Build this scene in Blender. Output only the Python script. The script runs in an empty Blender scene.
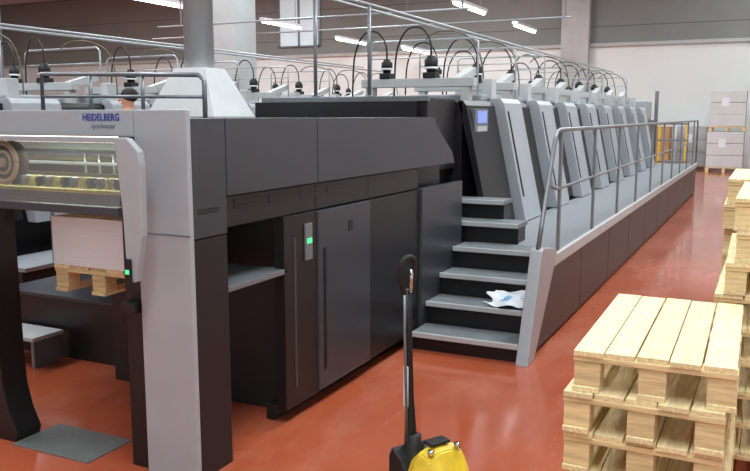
import bpy, bmesh, math, random
from mathutils import Vector, Matrix
random.seed(4)
SC = bpy.context.scene
COL = SC.collection
SC.view_settings.view_transform = 'Standard'
PI = math.pi

# ---------------------------------------------------------------- materials
def lin(c):
    return tuple(((v/255)/12.92 if v/255 <= .04045 else ((v/255+.055)/1.055)**2.4) for v in c)+(1,)
def mat(name, rgb, rough=.5, metal=0., var=.08, scale=6., bump=0., rnd=0., coat=0., stretch=(1,1,1), emit=None, rough_var=0., spec=.5):
    m = bpy.data.materials.new(name); m.use_nodes = True
    nt = m.node_tree; N = nt.nodes; L = nt.links
    b = N['Principled BSDF']
    b.inputs['Roughness'].default_value = rough; b.inputs['Metallic'].default_value = metal
    b.inputs['Coat Weight'].default_value = coat
    b.inputs['Specular IOR Level'].default_value = spec
    tc = N.new('ShaderNodeTexCoord'); mp = N.new('ShaderNodeMapping'); mp.inputs['Scale'].default_value = stretch
    L.new(tc.outputs['Object'], mp.inputs['Vector'])
    no = N.new('ShaderNodeTexNoise'); no.inputs['Scale'].default_value = scale; no.inputs['Detail'].default_value = 5
    L.new(mp.outputs['Vector'], no.inputs['Vector'])
    cr = N.new('ShaderNodeValToRGB'); c = lin(rgb)
    cr.color_ramp.elements[0].position = .3; cr.color_ramp.elements[1].position = .7
    cr.color_ramp.elements[0].color = tuple(max(0, v*(1-var)) for v in c[:3])+(1,)
    cr.color_ramp.elements[1].color = tuple(min(1, v*(1+var)) for v in c[:3])+(1,)
    L.new(no.outputs['Fac'], cr.inputs['Fac'])
    out = cr.outputs['Color']
    if rnd:
        oi = N.new('ShaderNodeObjectInfo'); hs = N.new('ShaderNodeHueSaturation')
        mr = N.new('ShaderNodeMapRange'); mr.inputs['To Min'].default_value = 1-rnd; mr.inputs['To Max'].default_value = 1+rnd
        L.new(oi.outputs['Random'], mr.inputs['Value']); L.new(mr.outputs['Result'], hs.inputs['Value'])
        L.new(out, hs.inputs['Color']); out = hs.outputs['Color']
    L.new(out, b.inputs['Base Color'])
    if rough_var:
        r2 = N.new('ShaderNodeMapRange'); r2.inputs['To Min'].default_value = max(0, rough-rough_var); r2.inputs['To Max'].default_value = rough+rough_var
        L.new(no.outputs['Fac'], r2.inputs['Value']); L.new(r2.outputs['Result'], b.inputs['Roughness'])
    if bump:
        bp = N.new('ShaderNodeBump'); bp.inputs['Strength'].default_value = bump; bp.inputs['Distance'].default_value = .01
        L.new(no.outputs['Fac'], bp.inputs['Height']); L.new(bp.outputs['Normal'], b.inputs['Normal'])
    if emit:
        b.inputs['Emission Color'].default_value = lin(rgb); b.inputs['Emission Strength'].default_value = emit
    return m

M = dict(
 dark=mat('graphite_panel', (63,66,73), .34, .2, .05, 3, rough_var=.06),
 dark2=mat('dark_recess', (30,30,34), .42, .1, .08, 4),
 skirt=mat('near_black_skirt', (30,27,28), .38, .1, .08, 4),
 black=mat('black_paint', (17,17,19), .4, 0, .15, 6),
 rubber=mat('black_rubber', (16,16,17), .6, 0, .2, 12),
 silver=mat('silver_paint', (170,177,184), .4, .15, .04, 4),
 beam=mat('pale_grey_beam', (186,191,193), .5, 0, .05, 5),
 steel=mat('grey_steel', (124,130,136), .35, .4, .08, 10),
 pipe=mat('pale_pipe', (170,176,180), .35, .3, .06, 10),
 deck=mat('deck_plate', (142,148,153), .5, .25, .16, 60, bump=.35),
 tread=mat('ribbed_tread', (122,129,133), .5, .15, .6, 22, bump=.8, stretch=(.3,9,1)),
 duct=mat('galvanised_duct', (204,208,210), .45, 0, .05, 5),
 wood=mat('pine_wood', (230,211,164), .7, 0, .2, 5, bump=.3, rnd=.1, stretch=(14,1.5,14)),
 woodx=mat('pine_wood_cross', (222,199,150), .75, 0, .2, 5, bump=.3, rnd=.1, stretch=(1.5,14,14)),
 paper=mat('paper_white', (234,238,243), .8, 0, .05, 4, stretch=(1,1,60)),
 card=mat('white_carton', (206,208,207), .8, 0, .05, 2),
 card2=mat('grey_wrap', (172,176,180), .5, 0, .12, 3),
 kraft=mat('brown_carton', (170,138,96), .8, 0, .1, 2),
 cream=mat('cream_rubber', (186,160,120), .6, 0, .1, 6),
 yellow=mat('yellow_paint', (222,190,52), .4, 0, .2, 14, coat=.2),
 yellowc=mat('yellow_green_bar', (196,190,96), .4, 0, .3, 30),
 cable=mat('ochre_cable', (96,90,70), .5, 0, .1, 8),
 blue=mat('blue_logo_ink', (16,52,150), .5, 0, .02, 5),
 greytext=mat('grey_logo_ink', (120,130,150), .5, 0, .02, 5),
 bluecloth=mat('blue_cloth', (52,92,176), .8, 0, .12, 20),
 navy=mat('navy_cloth', (32,36,52), .85, 0, .12, 20),
 skin=mat('skin', (205,150,120), .55, 0, .05, 10),
 hair=mat('dark_hair', (38,28,22), .7, 0, .2, 40),
 white=mat('white_plastic', (224,230,236), .4, 0, .03, 5),
 bluebag=mat('blue_print', (120,176,220), .4, 0, .5, 14),
 green=mat('green_lamp', (70,220,130), .4, 0, .02, 5, emit=1.2),
 screen=mat('blue_screen', (120,145,215), .3, 0, .3, 20, emit=.5),
 lamp=mat('lamp_tube', (255,253,250), .4, 0, 0, 5, emit=9),
 inlamp=mat('inspection_lamp', (255,252,240), .4, 0, 0, 5, emit=4.0),
 ceil=mat('ceiling_paint', (190,194,194), .9, 0, .05, 1),
 col=mat('concrete_column', (178,182,182), .85, 0, .06, 2, bump=.1),
 winpane=mat('window_daylight', (190,206,212), .3, 0, .1, 2, emit=.5),
 chrome=mat('chrome', (200,200,200), .15, 1, .03, 5),
 plate=mat('floor_plate', (118,122,122), .5, .3, .12, 40, bump=.2),
)
def glass():
    m = bpy.data.materials.new('clear_glass'); m.use_nodes = True
    nt = m.node_tree; N = nt.nodes; L = nt.links; N.clear()
    o = N.new('ShaderNodeOutputMaterial'); mx = N.new('ShaderNodeMixShader'); t = N.new('ShaderNodeBsdfTransparent'); g = N.new('ShaderNodeBsdfGlossy')
    t.inputs['Color'].default_value = (.90,.93,.92,1); g.inputs['Roughness'].default_value = .03
    mx.inputs['Fac'].default_value = .16
    L.new(t.outputs[0], mx.inputs[1]); L.new(g.outputs[0], mx.inputs[2]); L.new(mx.outputs[0], o.inputs[0])
    return m
M['glass'] = glass()

def floor_mat():
    m = bpy.data.materials.new('red_epoxy_floor'); m.use_nodes = True
    nt = m.node_tree; N = nt.nodes; L = nt.links; b = N['Principled BSDF']
    tc = N.new('ShaderNodeTexCoord')
    def noise(scale, det, ro, st=(1,1,1), rot=0):
        mp = N.new('ShaderNodeMapping'); mp.inputs['Scale'].default_value = st; mp.inputs['Rotation'].default_value = (0,0,rot)
        n = N.new('ShaderNodeTexNoise'); n.inputs['Scale'].default_value = scale; n.inputs['Detail'].default_value = det; n.inputs['Roughness'].default_value = ro
        L.new(tc.outputs['Object'], mp.inputs['Vector']); L.new(mp.outputs['Vector'], n.inputs['Vector']); return n
    def ramp(n, p0, c0, p1, c1):
        cr = N.new('ShaderNodeValToRGB'); e = cr.color_ramp.elements; e[0].position = p0; e[0].color = c0; e[1].position = p1; e[1].color = c1
        L.new(n.outputs['Fac'], cr.inputs['Fac']); return cr
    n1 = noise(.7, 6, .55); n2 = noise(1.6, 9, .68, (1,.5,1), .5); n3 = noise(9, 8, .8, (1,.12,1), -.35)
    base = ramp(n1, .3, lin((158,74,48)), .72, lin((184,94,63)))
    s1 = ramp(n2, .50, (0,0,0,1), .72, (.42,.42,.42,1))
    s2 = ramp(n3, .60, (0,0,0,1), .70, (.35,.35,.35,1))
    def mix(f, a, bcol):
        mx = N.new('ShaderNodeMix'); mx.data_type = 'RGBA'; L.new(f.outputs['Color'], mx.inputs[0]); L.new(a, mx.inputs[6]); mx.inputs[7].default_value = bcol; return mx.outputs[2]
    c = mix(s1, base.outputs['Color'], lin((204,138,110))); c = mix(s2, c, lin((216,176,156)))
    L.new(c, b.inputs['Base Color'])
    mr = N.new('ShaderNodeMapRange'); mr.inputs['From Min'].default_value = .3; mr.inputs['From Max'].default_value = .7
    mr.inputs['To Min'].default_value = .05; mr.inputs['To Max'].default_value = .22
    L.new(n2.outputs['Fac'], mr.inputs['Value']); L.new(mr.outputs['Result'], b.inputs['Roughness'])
    b.inputs['Specular IOR Level'].default_value = .85
    return m
M['floor'] = floor_mat()
def wall_mat():
    m = bpy.data.materials.new('hall_wall'); m.use_nodes = True
    nt = m.node_tree; N = nt.nodes; L = nt.links; b = N['Principled BSDF']; b.inputs['Roughness'].default_value = .85
    g = N.new('ShaderNodeNewGeometry'); sp = N.new('ShaderNodeSeparateXYZ'); L.new(g.outputs['Position'], sp.inputs[0])
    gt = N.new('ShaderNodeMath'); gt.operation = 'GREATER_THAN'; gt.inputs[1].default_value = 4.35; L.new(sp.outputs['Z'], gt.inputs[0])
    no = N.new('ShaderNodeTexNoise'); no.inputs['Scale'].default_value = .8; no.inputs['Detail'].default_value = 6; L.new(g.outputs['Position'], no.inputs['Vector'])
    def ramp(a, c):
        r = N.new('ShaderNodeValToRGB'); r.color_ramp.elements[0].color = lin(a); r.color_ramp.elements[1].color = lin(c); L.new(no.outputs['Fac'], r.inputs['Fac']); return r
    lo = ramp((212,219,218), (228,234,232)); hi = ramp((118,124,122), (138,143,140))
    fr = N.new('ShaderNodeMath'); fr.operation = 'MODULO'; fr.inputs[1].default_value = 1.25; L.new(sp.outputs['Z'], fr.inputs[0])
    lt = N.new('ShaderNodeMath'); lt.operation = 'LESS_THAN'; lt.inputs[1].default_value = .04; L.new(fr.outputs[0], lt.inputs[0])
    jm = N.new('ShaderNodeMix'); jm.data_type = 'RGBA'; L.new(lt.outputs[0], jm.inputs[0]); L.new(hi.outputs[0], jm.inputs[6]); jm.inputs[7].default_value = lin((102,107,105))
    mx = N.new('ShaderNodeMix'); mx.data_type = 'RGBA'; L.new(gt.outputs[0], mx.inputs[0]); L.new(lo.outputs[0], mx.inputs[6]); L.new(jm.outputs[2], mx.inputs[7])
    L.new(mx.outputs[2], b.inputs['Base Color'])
    return m
M['wall'] = wall_mat()

# ---------------------------------------------------------------- mesh helpers
def wloc(o):
    v = Vector((0,0,0))
    while o is not None:
        v += o.location; o = o.parent
    return v
class MB:
    def __init__(s): s.bm = bmesh.new()
    def box(s, x0, x1, y0, y1, z0, z1, bev=0.):
        b = bmesh.new()
        vs = [b.verts.new(p) for p in [(x0,y0,z0),(x1,y0,z0),(x1,y1,z0),(x0,y1,z0),(x0,y0,z1),(x1,y0,z1),(x1,y1,z1),(x0,y1,z1)]]
        for f in [(0,3,2,1),(4,5,6,7),(0,1,5,4),(1,2,6,5),(2,3,7,6),(3,0,4,7)]: b.faces.new([vs[i] for i in f])
        if bev: bmesh.ops.bevel(b, geom=b.edges[:], offset=bev, segments=2, profile=.6, affect='EDGES')
        s._add(b); return s
    def prism(s, pts, axis, a, b_, bev=0.):
        def P(p, t): return {'x': (t,p[0],p[1]), 'y': (p[0],t,p[1]), 'z': (p[0],p[1],t)}[axis]
        b = bmesh.new()
        A = [b.verts.new(P(p, a)) for p in pts]; B = [b.verts.new(P(p, b_)) for p in pts]
        b.faces.new(A); b.faces.new(B[::-1]); n = len(pts)
        for i in range(n): b.faces.new([A[i], B[i], B[(i+1) % n], A[(i+1) % n]])
        bmesh.ops.recalc_face_normals(b, faces=b.faces)
        if bev: bmesh.ops.bevel(b, geom=b.edges[:], offset=bev, segments=2, profile=.6, affect='EDGES')
        s._add(b); return s
    def tube(s, pts, r, seg=10, smooth_pts=0):
        P = [Vector(p) for p in pts]
        if smooth_pts:
            out = []
            for i in range(len(P)-1):
                p0 = P[max(i-1,0)]; p1 = P[i]; p2 = P[i+1]; p3 = P[min(i+2,len(P)-1)]
                for k in range(smooth_pts):
                    t = k/smooth_pts
                    out.append(.5*((2*p1)+(-p0+p2)*t+(2*p0-5*p1+4*p2-p3)*t*t+(-p0+3*p1-3*p2+p3)*t**3))
            out.append(P[-1]); P = out
        R = r if isinstance(r, (list,tuple)) else [r]*len(P)
        b = bmesh.new(); rings = []; up = None
        for i, p in enumerate(P):
            d = (P[min(i+1,len(P)-1)]-P[max(i-1,0)]).normalized()
            if up is None: up = d.orthogonal().normalized()
            up = (up-d*up.dot(d))
            up = up.normalized() if up.length > 1e-6 else d.orthogonal().normalized()
            w = d.cross(up)
            rings.append([b.verts.new(p+(up*math.cos(2*PI*k/seg)+w*math.sin(2*PI*k/seg))*R[i]) for k in range(seg)])
        for i in range(len(rings)-1):
            for k in range(seg):
                f = b.faces.new([rings[i][k], rings[i][(k+1)%seg], rings[i+1][(k+1)%seg], rings[i+1][k]]); f.smooth = True
        b.faces.new(rings[0][::-1]); b.faces.new(rings[-1])
        bmesh.ops.recalc_face_normals(b, faces=b.faces)
        s._add(b); return s
    def lathe(s, c, prof, seg=20):
        b = bmesh.new(); rings = []
        for r, z in prof:
            rings.append([b.verts.new((c[0]+r*math.cos(2*PI*k/seg), c[1]+r*math.sin(2*PI*k/seg), c[2]+z)) for k in range(seg)])
        for i in range(len(rings)-1):
            for k in range(seg):
                f = b.faces.new([rings[i][k], rings[i][(k+1)%seg], rings[i+1][(k+1)%seg], rings[i+1][k]]); f.smooth = True
        b.faces.new(rings[0][::-1]); b.faces.new(rings[-1])
        bmesh.ops.recalc_face_normals(b, faces=b.faces)
        s._add(b); return s
    def ball(s, c, rx, ry, rz, seg=16):
        b = bmesh.new(); bmesh.ops.create_uvsphere(b, u_segments=seg, v_segments=seg//2+2, radius=1)
        for v in b.verts: v.co = Vector((c[0]+v.co.x*rx, c[1]+v.co.y*ry, c[2]+v.co.z*rz))
        for f in b.faces: f.smooth = True
        s._add(b); return s
    def _add(s, b):
        me = bpy.data.meshes.new('tmp'); b.to_mesh(me); b.free(); s.bm.from_mesh(me); bpy.data.meshes.remove(me)
    def build(s, name, m, parent=None, loc=None):
        me = bpy.data.meshes.new(name)
        off = wloc(parent) if parent else Vector(loc or (0,0,0))
        bmesh.ops.translate(s.bm, vec=-off, verts=s.bm.verts)
        s.bm.to_mesh(me); s.bm.free()
        o = bpy.data.objects.new(name, me); me.materials.append(M[m] if isinstance(m, str) else m); COL.objects.link(o)
        if parent: o.parent = parent
        else: o.location = off
        return o
def thing(name, label, cat, loc=(0,0,0), group=None):
    o = bpy.data.objects.new(name, None); COL.objects.link(o); o.location = loc; o.empty_display_size = .1
    o['label'] = label; o['category'] = cat
    if group: o['group'] = group
    return o
def tag(o, label, cat, group=None):
    o['label'] = label; o['category'] = cat
    if group: o['group'] = group
    return o
def struct(o): o['kind'] = 'structure'; return o
def copy_tree(o, parent=None, skip=()):
    c = o.copy(); COL.objects.link(c)
    if parent: c.parent = parent
    for ch in list(o.children):
        if ch.name.split('.')[0] not in skip: copy_tree(ch, c, skip)
    return c
ORD = ['first','second','third','fourth','fifth','sixth','seventh','eighth','ninth','tenth','eleventh','twelfth']
def box(name, m, parent, *a, bev=.004): return MB().box(*a, bev=bev).build(name, m, parent)

# ---------------------------------------------------------------- the hall
XL, XR, YN, YF, ZC = -40, 4.5, -5, 30.5, 7.6
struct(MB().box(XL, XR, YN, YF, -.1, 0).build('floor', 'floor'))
struct(MB().box(XL, XR, YN, YF, ZC, ZC+.1).build('ceiling', 'ceil'))
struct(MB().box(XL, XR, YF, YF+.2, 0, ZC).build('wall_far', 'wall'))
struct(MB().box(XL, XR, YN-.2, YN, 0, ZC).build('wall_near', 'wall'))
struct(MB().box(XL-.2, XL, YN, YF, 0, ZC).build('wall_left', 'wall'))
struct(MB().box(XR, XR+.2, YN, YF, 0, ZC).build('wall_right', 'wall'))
struct(MB().box(-7.1, -6.1, YF-.35, YF, 0, ZC).build('trim_1', 'col'))
struct(MB().box(-11.3, -10.5, 14.6, 15.4, 0, ZC).build('trim_2', 'col'))
struct(MB().box(-24.2, -23.2, YF-.35, YF, 0, ZC).build('trim_3', 'col'))
struct(MB().box(XL, XR, YF-.12, YF, 4.3, 4.42).build('trim_4', 'col'))
w = struct(MB().box(-19.5, -17.5, YF-.06, YF, 4.8, 7.0).build('window_1', 'winpane'))
fr = MB()
for x in (-19.55, -18.55, -17.55): fr.box(x, x+.08, YF-.12, YF-.05, 4.75, 7.05)
for z in (4.75, 5.9, 7.0): fr.box(-19.55, -17.45, YF-.12, YF-.05, z, z+.06)
fr.build('window_frame', 'steel', w)

lights = [(-14.9,17.3,4.85),(-15.6,24.5,5.0),(-15.2,29.0,4.78),(-7.7,21.8,4.8),(-7.75,27.6,4.8),(-12.4,29.0,4.32)]
ltxt = ['hanging strip light nearest the top left corner, above the grey duct','hanging strip light in front of the high window','hanging strip light just right of the high window','hanging strip light at the top edge above the hose pipes','hanging strip light over the far printing units beside the wall pilaster','low hanging strip light near the far wall, behind the overhead pipes']
for (x,y,z), t_ in zip(lights, ltxt):
    r = thing('strip_light', t_, 'ceiling light', (x,y,z), 'strip lights of the hall')
    MB().box(x-.1, x+.1, y-1.25, y+1.25, z, z+.09, bev=.01).build('housing', 'white', r)
    MB().tube([(x,y-1.2,z-.03),(x,y+1.2,z-.03)], .06, 10).build('tube', 'lamp', r)
    for s in (-.9,.9): MB().tube([(x,y+s,z+.09),(x,y+s,ZC)], .01, 6).build('suspension_cable', 'steel', r)

# ---------------------------------------------------------------- delivery unit
D = thing('delivery_unit', 'big graphite delivery end of the printing press with silver front pillar and sheet window', 'printing press', (-3.3, 4.7, 0))
PX = -2.42
MB().prism([(-2.74,0),(PX,0),(PX,1.83),(-2.74,1.83)], 'y', 2.97, 3.0, bev=.006).build('front_pillar', 'silver', D)
MB().box(-2.742, PX+.002, 2.967, 2.972, 1.235, 1.241).build('panel_joint', 'steel', D)
box('pillar_side', 'dark2', D, -2.74, PX-.004, 3.0, 3.262, .0, 1.21)
box('pillar_side', 'dark', D, -2.74, PX, 3.0, 3.262, 1.215, 1.79, bev=.006)
MB().box(PX-.001, PX+.002, 3.03, 3.2, 1.335, 1.342).box(PX-.001, PX+.002, 3.03, 3.2, 1.35, 1.357).build('side_vent', 'black', D)
h = box('front_header', 'silver', D, -4.1, -2.743, 2.97, 3.08, 1.70, 1.83, bev=.006)
def text(s, size, x, y, z, m, parent, sx=1., bold=.0):
    cu = bpy.data.curves.new('t', 'FONT'); cu.body = s; cu.size = size; cu.extrude = .0006; cu.offset = bold; cu.space_character = 1.08
    o = bpy.data.objects.new('t', cu); COL.objects.link(o)
    dg = bpy.context.evaluated_depsgraph_get(); me = bpy.data.meshes.new_from_object(o.evaluated_get(dg))
    me.transform(Matrix.Rotation(PI/2, 4, 'X') @ Matrix.Diagonal((sx,1,1,1)))
    me.transform(Matrix.Translation(Vector((x,y,z))-wloc(parent)))
    bpy.data.objects.remove(o); bpy.data.curves.remove(cu)
    me.materials.clear(); me.materials.append(M[m])
    t = bpy.data.objects.new('lettering', me); COL.objects.link(t); t.parent = parent
    return t
text('HEIDELBERG', .048, -3.065, 2.968, 1.778, 'blue', D, .84, .0010)
text('speedmaster', .034, -3.01, 2.968, 1.742, 'greytext', D, .84, .0004)
box('inner_post', 'black', D, -2.87, -2.745, 3.0, 3.25, 0, 1.70)
MB().prism([(-4.0,0),(-3.66,0),(-3.645,.05),(-3.70,.16),(-3.735,.3),(-3.745,.5),(-3.75,1.33),(-4.0,1.33)], 'y', 2.93, 3.1, bev=.008).build('left_post', 'black', D)
box('post_handle', 'black', D, -2.84, -2.75, 2.93, 3.0, .83, .89, bev=.01)
MB().box(-2.46, PX, 3.268, 4.17, 1.402, 1.79, bev=.006).build('upper_panel', 'dark', D)
MB().prism([(4.176,1.402),(6.53,1.402),(6.46,1.50),(5.99,1.79),(4.176,1.79)], 'x', -2.46, PX, bev=.006).build('upper_panel', 'dark', D)
for a, b in ((3.268,4.17),(4.176,4.886),(4.892,5.76)):
    box('middle_panel', 'dark2', D, -2.49, -2.44, a, b, 1.24, 1.396)
v = MB()
for k in range(4): v.box(-2.441, -2.436, 3.35+.32*k, 3.6+.32*k, 1.33, 1.345).box(-2.441, -2.436, 3.35+.32*k, 3.6+.32*k, 1.355, 1.37)
v.build('vent_slots', 'black', D)
box('control_post', 'black', D, -2.50, -2.43, 3.80, 4.165, .09, 1.235)
MB().box(-2.432, -2.427, 3.90, 3.925, .2, 1.1, bev=.002).build('post_strip', 'dark', D)
cp = MB().box(-2.43, -2.418, 4.02, 4.10, .95, 1.17, bev=.004).build('control_plate', 'steel', D)
MB().box(-2.418, -2.413, 4.035, 4.085, 1.05, 1.08).build('indicator_lamp', 'green', cp)
d1 = box('door', 'dark', D, -2.47, PX, 4.172, 4.884, .10, 1.23, bev=.008)
MB().box(PX-.001, PX+.006, 4.235, 4.262, .22, 1.0, bev=.003).build('grip_slot', 'black', d1)
MB().box(PX-.001, PX+.004, 4.56, 4.62, 1.06, 1.13, bev=.003).build('latch', 'black', d1)
box('lower_panel', 'dark2', D, -2.47, -2.43, 4.892, 5.76, .10, 1.23)
box('lower_panel', 'dark', D, -2.46, -2.405, 5.768, 6.69, .07, 1.235, bev=.008)
box('plinth', 'black', D, -2.60, -2.54, 3.84, 6.6, 0, .10)
box('body', 'dark2', D, -3.95, -2.55, 4.0, 5.0, .0, 1.70)
box('body', 'dark2', D, -5.1, -2.55, 5.005, 6.5, .0, 1.74)
box('roof', 'dark', D, -5.1, -2.47, 3.09, 6.2, 1.745, 1.785)
box('shelf', 'steel', D, -2.93, -2.43, 3.27, 3.83, .905, .935)
box('window_frame', 'dark', D, -4.1, -2.70, 2.80, 2.845, 1.335, 1.375)
box('window_frame', 'silver', D, -4.1, -2.70, 2.86, 2.9, 1.675, 1.70)
MB().prism([(2.82,1.375),(2.826,1.375),(2.886,1.675),(2.88,1.675)], 'x', -4.1, -2.71).build('window_glass', 'glass', D)
arm = MB().prism([(-2.705,1.70),(-2.63,1.70),(-2.565,1.64),(-2.555,1.58),(-2.562,1.25),(-2.61,1.03),(-2.66,1.03),(-2.672,1.36)], 'y', 2.80, 2.84, bev=.005).build('hinged_flap', 'silver', D)
fb = MB().box(-2.662, -2.628, 2.785, 2.8, 1.0, 1.14, bev=.003).build('button_box', 'black', arm)
MB().box(-2.656, -2.634, 2.782, 2.786, 1.07, 1.09).build('indicator_lamp', 'green', fb)
box('inner_back', 'beam', D, -4.4, -2.88, 3.62, 3.66, 1.53, 1.73)
box('inner_back', 'dark2', D, -4.4, -2.88, 3.62, 3.66, 1.28, 1.528)
MB().box(-4.3, -2.9, 3.3, 3.36, 1.655, 1.69).build('lamp_strip', 'inlamp', D)
MB().tube([(-4.2,3.12,1.455),(-2.9,3.12,1.455)], .012, 10).build('gripper_shaft', 'steel', D)
for k in range(18):
    x = -3.98+.062*k
    MB().box(x, x+.02, 3.08, 3.15, 1.425, 1.48, bev=.004).build('gripper', ('yellowc','black','steel')[k%3], D)
box('sheet_tray', 'yellowc', D, -4.2, -2.9, 3.15, 3.6, 1.39, 1.41)
MB().box(-4.2, -2.9, 3.22, 3.24, 1.43, 1.47).build('sheet_rail', 'yellowc', D)
MB().box(-4.2, -2.9, 3.34, 3.36, 1.44, 1.48).build('sheet_rail', 'dark', D)
box('guide_rod', 'steel', D, -4.2, -2.9, 3.4, 3.42, 1.52, 1.54)
box('guide_rail', 'dark', D, -4.2, -2.9, 3.5, 3.58, 1.56, 1.60)
MB().box(-3.12, -2.95, 3.30, 3.45, 1.50, 1.62, bev=.02).build('blower_box', 'dark', D)
for k in range(5): MB().tube([(-3.6+.11*k,3.5,1.42),(-3.6+.11*k,3.49,1.58)], .008, 8).build('guide_pin', 'steel', D)
MB().tube([(-3.75,3.05,1.55),(-3.75,3.12,1.55)], .115, 32).build('web_roll', 'hair', D)
MB().tube([(-3.75+.105*math.cos(a*PI/16), 3.045, 1.55+.105*math.sin(a*PI/16)) for a in range(33)], .014, 8).build('roll_rim', 'cream', D)
MB().tube([(-3.75+.06*math.cos(a*PI/12), 3.045, 1.55+.06*math.sin(a*PI/12)) for a in range(25)], .008, 8).tube([(-3.75,3.02,1.55),(-3.75,3.06,1.55)], .025, 12).build('roll_hub', 'cream', D)
MB().tube([(-5.05,4.5,1.785),(-5.05,4.5,2.12),(-3.55,4.5,2.08),(-3.5,4.5,2.04),(-3.5,4.5,1.785)], .017, 8).tube([(-5.05,4.5,1.95),(-3.5,4.5,1.93)], .012, 8).tube([(-4.55,4.5,1.785),(-4.55,4.5,2.1)], .014, 8).tube([(-4.05,4.5,1.785),(-4.05,4.5,2.09)], .014, 8).build('roof_railing', 'steel', D)

b = thing('step_platform', 'low black step platform on the floor behind the hanging paper pile', 'platform', (-4.7,4.4,0))
box('platform_body', 'black', b, -5.3, -4.12, 4.22, 4.9, 0, .45)
box('platform_top', 'dark', b, -5.3, -4.10, 4.20, 4.9, .45, .475)
b = thing('support_frame', 'dark upright frame standing left of the paper pile', 'frame', (-5.2,5.0,0))
box('upright', 'dark2', b, -5.30, -5.14, 4.92, 5.0, 0, 1.5)
box('brace', 'dark2', b, -5.9, -5.30, 4.93, 4.99, 1.0, 1.1)
b = thing('grey_step', 'small light grey metal step on the floor at the left edge', 'step', (-4.85,4.0,0))
MB().box(-5.15, -4.62, 3.9, 4.18, .2, .23, bev=.005).build('tread', 'beam', b)
for x in (-5.13, -4.67): box('leg', 'steel', b, x, x+.03, 3.92, 4.16, 0, .2)
tag(MB().box(-3.65, -3.09, 2.9, 3.23, 0, .008, bev=.002).build('floor_plate', 'plate', None, (-3.37,3.06,0)), 'grey rectangular metal plate lying on the red floor by the black post', 'floor plate')

# ---------------------------------------------------------------- pallets
def make_pallet(W, L, nb, label, group, loc):
    r = thing('wooden_pallet', label, 'pallet', (0,0,0), group)
    p = W/nb
    for k in range(nb):
        x = -W/2+p*k
        MB().box(x+.0005, x+p-.004-.003*(k%2), -L/2+.008*(k%3), L/2-.010*(k%2), .136, .156, bev=.0015).build('deck_board', 'wood', r)
    for y in (-L/2+.055, 0, L/2-.055):
        MB().box(-W/2, W/2, y-.05, y+.05, .116, .136, bev=.002).build('cross_board', 'woodx', r)
        for x in (-W/2+.05, 0, W/2-.05):
            MB().box(x-.048, x+.048, y-.045, y+.045, .02, .116, bev=.003).build('block', 'woodx', r)
    for x in (-W/2+.048, 0, W/2-.048):
        MB().box(x-.048, x+.048, -L/2, L/2, 0, .02, bev=.002).build('bottom_board', 'wood', r)
    r.location = loc
    return r
PT = .157
def stack(W, L, nb, cx, cy, n, jit, group, lab, shift=None):
    first = None
    for k in range(n):
        sx = shift(k) if shift else 0
        loc = (cx+sx+random.uniform(-jit,jit), cy+random.uniform(-jit,jit), k*PT)
        top = n-1-k
        pos = 'topmost' if top == 0 else ('lowest' if k == 0 else ORD[top]+' from top')
        L_ = '%s, %s' % (lab, pos)
        if first is None: first = make_pallet(W, L, nb, L_, group, loc); c = first
        else:
            c = copy_tree(first); c.location = loc; c['label'] = L_
        c.rotation_euler = (0,0,random.uniform(-.016,.016))
stack(.56, 1.06, 5, -.335, 3.43, 6, .013, 'pallets in the foreground stack', 'clean pine pallet in the nearest foreground stack')
stack(.8, 1.1, 6, .23, 4.72, 9, .02, 'pallets in the tall stack at the right edge', 'pine pallet in the tall stack behind the foreground stack', lambda k: .05 if k > 6 else (-.03 if k in (3,5) else 0))
stack(.8, 1.1, 6, .19, 6.0, 9, .02, 'pallets in the rear stack', 'pine pallet in the rear stack farther along the aisle')
pl = make_pallet(.66, .66, 5, 'small pine pallet carried under the white paper pile in the delivery', None, (-3.33, 3.60, .80))
tag(MB().box(-3.66, -3.0, 3.27, 3.93, .957, 1.235, bev=.002).build('paper_pile', 'paper', None, (-3.33,3.6,.957)), 'neat pile of white printed sheets on a pallet under the delivery window', 'paper stack')

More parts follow.
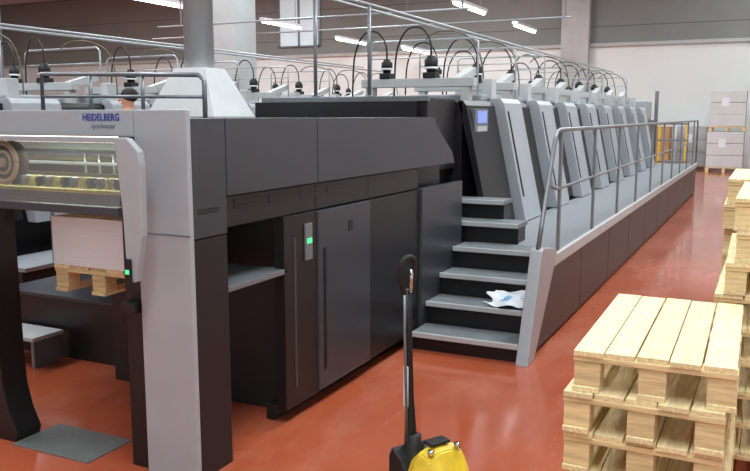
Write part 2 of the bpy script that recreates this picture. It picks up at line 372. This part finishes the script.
# ---------------------------------------------------------------- printing units
def prof(z): return -2.30-.28*(z-.68)/(1.97-.68)
def make_unit(d0, label, group):
    r = thing('printing_unit', label, 'printing press', (-3.5, 0, 0), group)
    MB().box(-4.5, -2.66, d0, 1.45, 0, 1.93).build('body', 'dark2', r)
    def slab(y0, y1, off, zt, zb, name, m, par=r, th=.05):
        p = [(prof(zb)+off, zb), (prof(zt-.05)+off, zt-.05), (prof(zt)+off-.03, zt), (prof(zt)+off-.03-th, zt), (prof(zb)+off-th, zb)]
        return MB().prism(p, 'y', y0, y1, bev=.005).build(name, m, par)
    slab(d0, .68, -.05 if d0 < 0 else -.07, 1.95, .72, 'dark_guard', 'dark2' if d0 < 0 else 'black')
    s = slab(.74, 1.40, .04, 1.985, .69, 'silver_guard', 'silver', th=.13)
    p = [(prof(.95)+.042,.95),(prof(1.85)+.042,1.85),(prof(1.85)+.05,1.85),(prof(.95)+.05,.95)]
    MB().prism(p, 'y', .81, .84).build('grip_strip', 'black', s)
    MB().box(-4.0, -2.72, .30, .42, 2.10, 2.19, bev=.006).build('cross_beam', 'beam', r)
    for x in (-2.86, -3.95): MB().box(x, x+.09, .31, .41, 1.93, 2.1, bev=.004).build('beam_post', 'beam', r)
    MB().box(-4.4, -2.75, .65, 1.35, 1.93, 2.03, bev=.02).build('ink_cover', 'silver', r)
    MB().box(-2.82, -2.70, .85, 1.0, 1.98, 2.2, bev=.01).build('junction_box', 'beam', r)
    MB().prism([(.42,2.10),(.95,2.24),(.98,2.30),(.94,2.33),(.42,2.19)], 'x', -3.02, -2.92, bev=.006).build('grey_arm', 'beam', r)
    for px, sc, nm in ((-3.21, 1., 'ink_pump'), (-3.72, .85, 'rear_pump')):
        pb = MB().box(px-.07*sc, px+.07*sc, .29, .43, 2.19, 2.25, bev=.01).lathe((px,.36,2.25), [(.05*sc,0),(.05*sc,.03),(.07*sc,.04),(.07*sc,.13*sc),(.045*sc,.15*sc),(.045*sc,.17*sc),(.0,.175*sc)], 16).build(nm, 'rubber', r)
        MB().lathe((px,.36,2.285), [(.073*sc,0),(.073*sc,.02),(.0,.021)], 16).build('pump_collar', 'white', pb)
        z0 = 2.25+.17*sc
        MB().tube([(px,.36,z0),(px-.02,.37,z0+.16),(px-.13,.4,z0+.29),(px-.29,.45,z0+.30),(px-.41,.5,z0+.2),(px-.47,.5,z0+.0),(px-.49,.5,2.0)], .010, 6, 6).build('hose', 'rubber', pb)
    fr_ = MB()
    fr_.tube([(-2.9,.95,2.03),(-2.9,.95,2.60),(-2.95,.95,2.64),(-4.15,.95,2.64),(-4.2,.95,2.60),(-4.2,.95,2.03)], .012, 8)
    fr_.tube([(-2.9,.95,2.45),(-4.2,.95,2.45)], .008, 6)
    fr_.build('hose_frame', 'pipe', r)
    MB().tube([(-3.5,.9,2.64),(-3.4,.95,2.72),(-3.2,1.05,2.73),(-3.03,1.2,2.62),(-2.95,1.25,2.35),(-2.93,1.25,2.03)], .009, 6, 6).build('cable_loop', 'cable', r)
    return r
U0 = make_unit(-.2, 'first printing unit from the stairs, with the blue control screen on its dark guard', 'printing units along the walkway')
U0.location = (-3.5, 7.55, 0)
sb = MB().box(-2.62, -2.56, 7.46, 7.86, 1.62, 1.87, bev=.01).build('control_panel', 'steel', U0)
MB().box(-2.561, -2.555, 7.52, 7.80, 1.73, 1.85).build('screen', 'screen', sb)
MB().box(-2.561, -2.555, 7.52, 7.80, 1.65, 1.70).build('key_row', 'beam', sb)
U1 = make_unit(0, 'second printing unit from the stairs, next to the one with the blue screen', 'printing units along the walkway')
U1.location = (-3.5, 9.0, 0)
SK = [(), ('rear_pump',), ('cable_loop',), ('rear_pump','hose_frame'), (), ('cable_loop','rear_pump'), ('hose_frame',), ('rear_pump',)]
for k in range(2, 8):
    c = copy_tree(U1, skip=SK[k]); c.location = (-3.5, 7.55+1.45*k, 0)
    c['label'] = '%s printing unit from the stairs, grey slanted guard facing the walkway' % ORD[k]
t = thing('transfer_section', 'dark box-shaped transfer section between the delivery and the first printing unit', 'printing press', (-3.6,6.9,0))
box('section_body', 'dark2', t, -4.5, -2.80, 6.56, 7.33, 0, 1.93)
box('section_cover', 'dark2', t, -4.45, -2.72, 6.62, 7.33, 1.30, 1.96, bev=.01)
box('cover_trim', 'steel', t, -4.45, -2.70, 6.60, 6.64, 1.93, 1.975)
f = thing('feeder_unit', 'far grey feeder end of the press beyond the last printing unit', 'printing press', (-3.4,20,0))
box('feeder_body', 'dark', f, -4.4, -2.5, 19.2, 20.9, 0, 1.7)
box('feeder_head', 'silver', f, -4.3, -2.6, 19.6, 20.7, 1.7, 2.15, bev=.03)
for x in (-2.55, -4.4): box('feeder_post', 'steel', f, x, x+.08, 20.8, 20.9, 0, 2.4)

for k in range(8):
    c = copy_tree(U1, skip=SK[(k*3+1) % 8]); c.location = (-8.1, 5.2+1.45*k, 0); c['group'] = 'units of the second press'
    c['label'] = '%s printing unit of the parallel press behind the delivery roof' % ORD[k]
s = thing('side_walkway', 'grey walkway along the parallel press behind the delivery', 'walkway', (-6.5,10,0))
box('deck', 'deck', s, -6.84, -6.2, 5.2, 17, .34, .38)
box('skirt', 'black', s, -6.3, -6.24, 5.2, 17, 0, .34)
MB().tube([(-6.25,5.6,1.38),(-6.25,16.8,1.38)], .02, 8).tube([(-6.25,5.6,.38),(-6.25,5.6,1.38)], .02, 8).tube([(-6.25,16.8,.38),(-6.25,16.8,1.38)], .02, 8).build('handrail', 'steel', s)

# ---------------------------------------------------------------- overhead pipes
def pipe(name, label, segs, posts, r=.02, m='pipe'):
    t = thing(name, label, 'pipework', segs[0][0])
    mm = MB()
    for sg in segs: mm.tube(sg, r, 8)
    mm.build('pipe_run', m, t)
    for p in posts:
        MB().tube([p[0], p[1]], r*.9, 8).build('drop_post', m, t)
    return t
pipe('overhead_pipe', 'pale overhead hose pipe pair above the printing units',
     [[(-3.33,6.5,2.80),(-3.33,19.3,2.80)],[(-3.9,6.5,2.92),(-3.9,19.3,2.92)],[(-3.33,6.5,2.80),(-3.9,6.5,2.92)]], [], r=.015)
for x, zt, l_ in ((-3.33,2.784,'near thin upright pipe post standing on the transfer section'),(-3.9,2.904,'farther thin upright pipe post standing on the transfer section')):
    o = MB().tube([(x,6.7,1.977),(x,6.7,zt)], .018, 8).lathe((x,6.7,1.977), [(.04,0),(.04,.012),(0,.013)], 12).build('pipe_post', 'steel', None, (x,6.7,1.977)); tag(o, l_, 'post')
pipe('overhead_pipe', 'long pale overhead hose pipe pair above the parallel press at left',
     [[(-8.0,4.5,2.80),(-8.0,17,2.80)],[(-8.6,4.5,2.92),(-8.6,17,2.92)]], [], r=.016)
pipe('cross_pipe', 'thin horizontal pipe crossing high between the two presses, left of the duct',
     [[(-9.5,11.0,3.3),(-3.9,11.0,3.3)]], [((-9.0,11.0,7.6),(-9.0,11.0,3.3)),((-4.0,11.0,7.6),(-4.0,11.0,3.3))], r=.016)
pipe('cross_pipe', 'thin horizontal pipe crossing high near the concrete column',
     [[(-14,16.0,3.7),(-3.6,16.0,3.7)]], [((-9.2,16.0,7.6),(-9.2,16.0,3.7)),((-3.7,16.0,7.6),(-3.7,16.0,3.7))], r=.018)
pipe('service_mast', 'tall dark vertical pipe at the left edge behind the delivery', [[(-9.3,7.6,0),(-9.3,7.6,7.6)]], [], r=.055, m='steel')

e = thing('exhaust_duct', 'light grey round exhaust duct rising from a tapered hood on the delivery roof', 'duct', (-4.4,5.6,1.785))
MB().lathe((-4.4,5.6,2.2), [(.125,0),(.125,.6),(.13,.6),(.13,.63),(.125,.63),(.125,5.4)], 28).build('duct_pipe', 'duct', e)
def frus(c, z0, z1, a0, b0, a1, b1):
    m = MB(); b_ = bmesh.new()
    lo = [b_.verts.new((c[0]+sx*a0, c[1]+sy*b0, z0)) for sx, sy in ((-1,-1),(1,-1),(1,1),(-1,1))]
    hi = [b_.verts.new((c[0]+sx*a1, c[1]+sy*b1, z1)) for sx, sy in ((-1,-1),(1,-1),(1,1),(-1,1))]
    b_.faces.new(lo[::-1]); b_.faces.new(hi)
    for i in range(4): b_.faces.new([lo[i], lo[(i+1)%4], hi[(i+1)%4], hi[i]])
    bmesh.ops.bevel(b_, geom=b_.edges[:], offset=.008, segments=2, affect='EDGES')
    m._add(b_); return m
frus((-4.4,5.6), 1.787, 2.2, .36, .3, .16, .15).build('hood', 'duct', e)

# ---------------------------------------------------------------- walkway, stairs and railing
W = thing('walkway', 'raised grey walkway with stairs, black skirt panels and railing along the press', 'walkway', (-1.9,12,0))
DZ = .68
box('deck', 'deck', W, -2.34, -1.5, 6.775, 20.3, DZ-.04, DZ)
box('deck_edge', 'beam', W, -1.5, -1.465, 6.2, 20.3, DZ-.065, DZ+.025)
for k in range(10):
    y1 = 6.0+1.43*(k+1)-.018
    if k == 0: MB().prism([(5.72,.03),(y1,.03),(y1,.60),(6.22,.60)], 'x', -1.53, -1.49, bev=.003).build('skirt_panel', 'skirt', W)
    else: box('skirt_panel', 'skirt', W, -1.53, -1.49, 6.0+1.43*k, y1, .03, .60)
box('skirt_plinth', 'black', W, -1.56, -1.52, 5.72, 20.3, 0, .05)
MB().prism([(5.5,0),(5.69,0),(6.32,.72),(6.28,.76),(5.87,.82),(5.83,.80)], 'x', -1.55, -1.46, bev=.006).build('stair_side_panel', 'silver', W)
def tread(x0, x1, y0, y1, z, zr):
    MB().box(x0, x1, y0, y1, z-.04, z, bev=.005).build('stair_tread', 'tread', W)
    MB().box(x0, x1, y0+.03, y0+.05, zr, z-.04).build('stair_riser', 'black', W)
    MB().box(x0, x1, y0-.008, y0+.016, z-.035, z+.003, bev=.003).build('tread_nosing', 'beam', W)
for k, (y, z) in enumerate(((5.55,.14),(5.85,.32),(6.15,.50),(6.45,.68))):
    tread(-2.40, -1.55, y, y+.32, z, z-.18 if k else 0)
tread(-2.69, -1.92, 6.77, 7.1, .86, .68)
MB().box(-2.69, -1.94, 6.83, 7.1, .68, .82).build('stair_base', 'dark2', W)
tread(-2.69, -2.14, 7.05, 7.34, 1.03, .86)
MB().box(-2.69, -2.16, 7.11, 7.34, .68, .98).build('stair_base', 'dark2', W)
RX = -1.5
MB().tube([(RX,5.86,.8),(RX,5.95,.98),(RX,6.28,1.6),(RX,6.34,1.67),(RX,6.44,1.69),(RX,20.2,1.69),(RX,20.26,1.62),(RX,20.27,.7)], .018, 10).build('top_rail', 'steel', W)
MB().tube([(RX,6.12,1.27),(RX,6.4,1.22),(RX,20.25,1.22)], .013, 8).build('mid_rail', 'steel', W)
for k in range(10):
    y = 6.5+1.42*k
    MB().box(RX-.012, RX+.012, y-.022, y+.022, .68, 1.69, bev=.003).build('post', 'steel', W)

def sheet(cx, cy, w_, d_, z, amp, name, m, parent=None, rot=.25, tilt=0., wob=0.):
    bm = bmesh.new(); bmesh.ops.create_grid(bm, x_segments=16, y_segments=12, size=.5)
    for v_ in bm.verts:
        x, y = v_.co.x, v_.co.y
        X = x*w_*(1+wob*math.sin(9*y)); Y = y*d_*(1+wob*math.cos(8*x))
        v_.co = Vector((cx+X*math.cos(rot)-Y*math.sin(rot), cy+X*math.sin(rot)+Y*math.cos(rot), z+tilt*(y+.5)+amp*(1+math.sin(9*X/.3+4*y)*math.cos(7*Y/.26+2*x))))
    for f_ in bm.faces: f_.smooth = True
    m_ = MB(); m_._add(bm); return m_.build(name, m, parent, (cx,cy,z))
o = sheet(-1.75, 6.0, .32, .24, .326, .018, 'plastic_bag', 'white', tilt=.07, wob=.22, rot=.1); tag(o, 'white plastic bag with light blue print lying on a stair tread', 'bag')
sheet(-1.71, 5.985, .17, .09, .341, .018, 'blue_print', 'bluebag', o, tilt=.03, wob=.25, rot=.5)

# ---------------------------------------------------------------- pallet truck
T = thing('pallet_truck', 'yellow hand pallet truck with tall black tow handle', 'pallet truck', (0,0,0))
MB().lathe((0,0,.10), [(.06,0),(.06,.06),(.045,.07),(.045,.30),(.03,.31),(.03,.34),(0,.341)], 18).build('pump', 'rubber', T)
for sy in (-1,1):
    MB().tube([(0,sy*.035,.09),(0,sy*.095,.09)], .09, 20).build('steer_wheel', 'rubber', T)
MB().prism([(-.075,.2),(.05,.2),(.05,.30),(.01,.35),(-.055,.385),(-.075,.34)], 'y', -.085, .085, bev=.012).build('handle_hinge', 'rubber', T)
MB().tube([(-.02,0,.24),(-.028,0,.45),(-.036,0,.6),(-.05,0,.9),(-.058,0,1.07)], [.034,.026,.019,.017,.017], 12).build('tow_bar', 'rubber', T)
MB().tube([(-.01,-.03,.36),(-.04,-.026,.9),(-.045,-.022,1.05)], .006, 8).build('release_rod', 'steel', T)
hd = MB().tube([(-.058,0,1.03),(-.058,-.022,1.07),(-.055,-.036,1.12),(-.05,-.03,1.19),(-.045,0,1.21),(-.05,.03,1.19),(-.055,.036,1.12),(-.058,.022,1.07),(-.058,0,1.03)], .012, 10, 4).build('handle_loop', 'rubber', T)
MB().tube([(-.04,0,1.06),(-.03,0,1.12),(-.03,0,1.16)], .008, 8).build('release_lever', 'chrome', hd)
MB().box(-.05, -.022, -.0235, -.018, .56, .74).build('sticker', 'white', T)
bmh = bmesh.new()
secs = [(.05,.09,.20),(.09,.12,.40),(.15,.13,.455),(.21,.125,.44),(.26,.12,.36),(.30,.115,.22)]
rings = []
for x, hw, zt in secs:
    rings.append([bmh.verts.new((x, y*hw, z)) for y, z in ((-1,.09),(-1,zt-.10 if zt > .25 else zt-.03),(-.72,zt-.02),(-.25,zt),(.25,zt),(.72,zt-.02),(1,zt-.10 if zt > .25 else zt-.03),(1,.09))])
for i in range(len(rings)-1):
    for k in range(8):
        bmh.faces.new([rings[i][k], rings[i][(k+1)%8], rings[i+1][(k+1)%8], rings[i+1][k]])
bmh.faces.new(rings[0][::-1]); bmh.faces.new(rings[-1])
bmesh.ops.recalc_face_normals(bmh, faces=bmh.faces)
bmesh.ops.bevel(bmh, geom=bmh.edges[:], offset=.006, segments=2, affect='EDGES')
m_ = MB(); m_._add(bmh); ph = m_.build('pump_housing', 'yellow', T)
MB().box(.12, .18, -.05, .05, .454, .468, bev=.004).build('top_plate', 'rubber', ph)
for sy in (-.07,.07): MB().lathe((.2,sy,.435), [(.014,0),(.014,.02),(0,.021)], 8).build('bolt', 'chrome', ph)
MB().box(.16, .30, -.25, .25, .09, .2, bev=.02).build('fork_bridge', 'yellow', T)
for sy in (-1,1):
    MB().prism([(.25,sy*.17-.07),(.95,sy*.17-.07),(1.05,sy*.17-.03),(1.05,sy*.17+.03),(.95,sy*.17+.07),(.25,sy*.17+.07)], 'z', .06, .115, bev=.006).build('fork', 'yellow', T)
    MB().tube([(.92,sy*.17-.05,.037),(.92,sy*.17+.05,.037)], .037, 14).build('load_roller', 'rubber', T)
T.location = (-1.29,3.03,0); T.rotation_euler = (0,0,math.radians(-29))

# ---------------------------------------------------------------- goods by the far wall
def load(x, y, w, d, z0, hgt, m, label, group=None):
    o = thing('carton_load', label, 'carton stack', (x,y,z0), group)
    n = 3; hh = hgt/n
    for k in range(n):
        MB().box(x-w/2, x+w/2, y-d/2, y+d/2, z0+k*hh, z0+(k+1)*hh-.01, bev=.015).build('carton_layer', m, o)
    MB().box(x-.2, x+.02, y-d/2-.004, y-d/2+.001, z0+hgt*.55, z0+hgt*.8).build('paper_label', 'white', o)
def low_pallet(x, y, z, label):
    p = copy_tree(BP); p.location = (x,y,z); p['label'] = label
G = 'carton loads by the far wall'
BP = make_pallet(1.1, .9, 7, 'pallet under the lower white load by the far wall', 'pallets by the far wall', (-1.25,28.8,0))
load(-1.25, 28.8, 1.1, .9, .157, 1.15, 'card', 'lower white carton load by the far wall', G)
low_pallet(-1.22, 28.8, 1.31, 'pallet between the two stacked white loads by the far wall')
load(-1.22, 28.8, 1.05, .9, 1.467, 1.15, 'card', 'upper white carton load stacked on another by the far wall', G)
low_pallet(.05, 26.6, 0, 'pallet under the pale wrapped loads cut by the right edge')
load(.05, 26.6, 1.1, .9, .157, 1.4, 'card2', 'lower pale wrapped load cut by the right picture edge', G)
low_pallet(.05, 26.6, 1.56, 'pallet between the two pale wrapped loads at the right edge')
load(.05, 26.6, 1.1, .9, 1.717, 1.3, 'card', 'upper pale wrapped load cut by the right picture edge', G)
low_pallet(-3.45, 28.7, 0, 'pallet under the brown load beyond the walkway end')
load(-3.45, 28.7, 1.0, .9, .157, 1.3, 'kraft', 'brown carton load beyond the walkway end', G)
low_pallet(-2.35, 29.8, 0, 'pallet under the low grey load beside the brown one')
load(-2.35, 29.8, .95, .8, .157, 1.3, 'card2', 'low grey load between the brown and white loads by the far wall', G)
low_pallet(-5.2, 28.9, 0, 'pallet under the white load behind the feeder')
load(-5.2, 28.9, 1.0, .9, .157, 1.5, 'card', 'white carton load behind the feeder', G)
g = thing('yellow_rack', 'narrow yellow metal rack near the end of the walkway', 'rack', (-2.4,24,0))
for x in (-2.8,-2.1): box('upright', 'yellow', g, x, x+.05, 24, 24.05, 0, 1.6)
for z in (.5,1.1,1.56): box('shelf', 'steel', g, -2.8, -2.05, 24, 24.4, z, z+.04)

# ---------------------------------------------------------------- person on the side walkway
def skin_mesh(name, verts, edges, m, parent, root=0, sub=2):
    me = bpy.data.meshes.new(name); me.from_pydata([v_[0] for v_ in verts], edges, []); me.materials.append(M[m])
    o = bpy.data.objects.new(name, me); COL.objects.link(o); o.parent = parent
    md = o.modifiers.new('s', 'SKIN')
    for i, v_ in enumerate(verts):
        r_ = v_[1]; sv = me.skin_vertices[0].data[i]; sv.radius = r_ if isinstance(r_, tuple) else (r_, r_); sv.use_root = (i == root)
    md.use_smooth_shade = True
    sb_ = o.modifiers.new('b', 'SUBSURF'); sb_.levels = sub; sb_.render_levels = sub
    return o
P = thing('person', 'person in a blue work shirt standing at the parallel press, head above the delivery roof', 'person', (0,0,0))
V = [((0,0,.93),(.13,.1)),((0,0,1.15),(.12,.09)),((0,0,1.36),(.15,.1)),((0,0,1.46),(.06,.06)),((0,-.01,1.53),(.055,.06)),((0,-.02,1.62),(.075,.095)),((0,-.01,1.68),(.06,.07)),
     ((.19,0,1.4),.055),((.24,-.02,1.15),.042),((.22,-.2,1.0),.032),((.21,-.27,.97),(.035,.02)),
     ((-.19,0,1.4),.055),((-.24,-.02,1.15),.042),((-.22,-.2,1.0),.032),((-.21,-.27,.97),(.035,.02)),
     ((.1,0,.85),.085),((.11,-.01,.48),.06),((.11,.02,.09),.04),((.11,-.13,.04),.035),
     ((-.1,0,.85),.085),((-.11,-.01,.48),.06),((-.11,.02,.09),.04),((-.11,-.13,.04),.035)]
E = [(0,1),(1,2),(2,3),(3,4),(4,5),(5,6),(2,7),(7,8),(8,9),(9,10),(2,11),(11,12),(12,13),(13,14),(0,15),(15,16),(16,17),(17,18),(0,19),(19,20),(20,21),(21,22)]
for s_, hi in ((1,10),(-1,14)):
    for j in range(4):
        V.append(((s_*.21+(j-1.5)*.02, -.31, .965), .011)); a_ = len(V)-1
        V.append(((s_*.21+(j-1.5)*.021, -.345-.006*(j in (1,2)), .945), .009)); E += [(hi,a_),(a_,a_+1)]
    V.append(((s_*.17, -.27, .965), .011)); a_ = len(V)-1
    V.append(((s_*.15, -.30, .95), .01)); E += [(hi,a_),(a_,a_+1)]
skin_mesh('body', V, E, 'skin', P)
SV = [((0,0,.9),(.15,.115)),((0,0,1.15),(.145,.11)),((0,0,1.36),(.17,.12)),((0,0,1.45),(.075,.075)),((.19,0,1.4),.075),((.24,-.02,1.15),.058),((-.19,0,1.4),.075),((-.24,-.02,1.15),.058)]
skin_mesh('shirt', SV, [(0,1),(1,2),(2,3),(2,4),(4,5),(2,6),(6,7)], 'bluecloth', P)
TV = [((0,0,.93),(.15,.12)),((.1,0,.82),.105),((.11,-.01,.48),.08),((.11,.02,.12),.06),((-.1,0,.82),.105),((-.11,-.01,.48),.08),((-.11,.02,.12),.06)]
skin_mesh('trousers', TV, [(0,1),(1,2),(2,3),(0,4),(4,5),(5,6)], 'navy', P)
MB().ball((0,.01,1.655), .085, .1, .085).build('hair', 'hair', P)
MB().ball((0,-.115,1.6), .012, .018, .02, 8).build('nose', 'skin', P)
MB().ball((0,-.1,1.56), .025, .012, .006, 8).build('mouth', 'skin', P)
for sx in (-.03,.03): MB().ball((sx,-.103,1.625), .01, .006, .006, 8).build('eye', 'black', P)
P.location = (-6.55,7.05,.38); P.rotation_euler = (0,0,math.radians(-70))

# ---------------------------------------------------------------- lights
def area(x, y, z, sx, sy, e_, c=(.90,.97,1)):
    l = bpy.data.lights.new('area', 'AREA'); l.shape = 'RECTANGLE'; l.size = sx; l.size_y = sy; l.energy = e_; l.color = c
    o = bpy.data.objects.new('area_light', l); COL.objects.link(o); o.location = (x,y,z); return o
for x, y, e_ in ((0,0,580),(0,9,580),(-1,19,520),(-9,3,600),(-9,12,620),(-10,23,760),(-20,8,760),(-20,22,1000),(-32,16,950),(0,26,240)):
    area(x, y, 7.3, 2.2, 6.0, e_)
area(-3.5, 3.33, 1.65, 1.2, .04, 7, (1,.97,.85))

# ---------------------------------------------------------------- camera
cam = bpy.data.cameras.new('camera'); co = bpy.data.objects.new('camera', cam); COL.objects.link(co)
cam.sensor_width = 36; cam.lens = 800/750*36; cam.clip_end = 200
co.location = (0,0,1.8)
co.rotation_euler = (PI/2-math.atan(119.5/800), 0, math.atan(395/808.9))
SC.camera = co
wd = bpy.data.worlds.new('world'); SC.world = wd; wd.use_nodes = True
wd.node_tree.nodes['Background'].inputs[0].default_value = (.8,.85,.9,1); wd.node_tree.nodes['Background'].inputs[1].default_value = .3
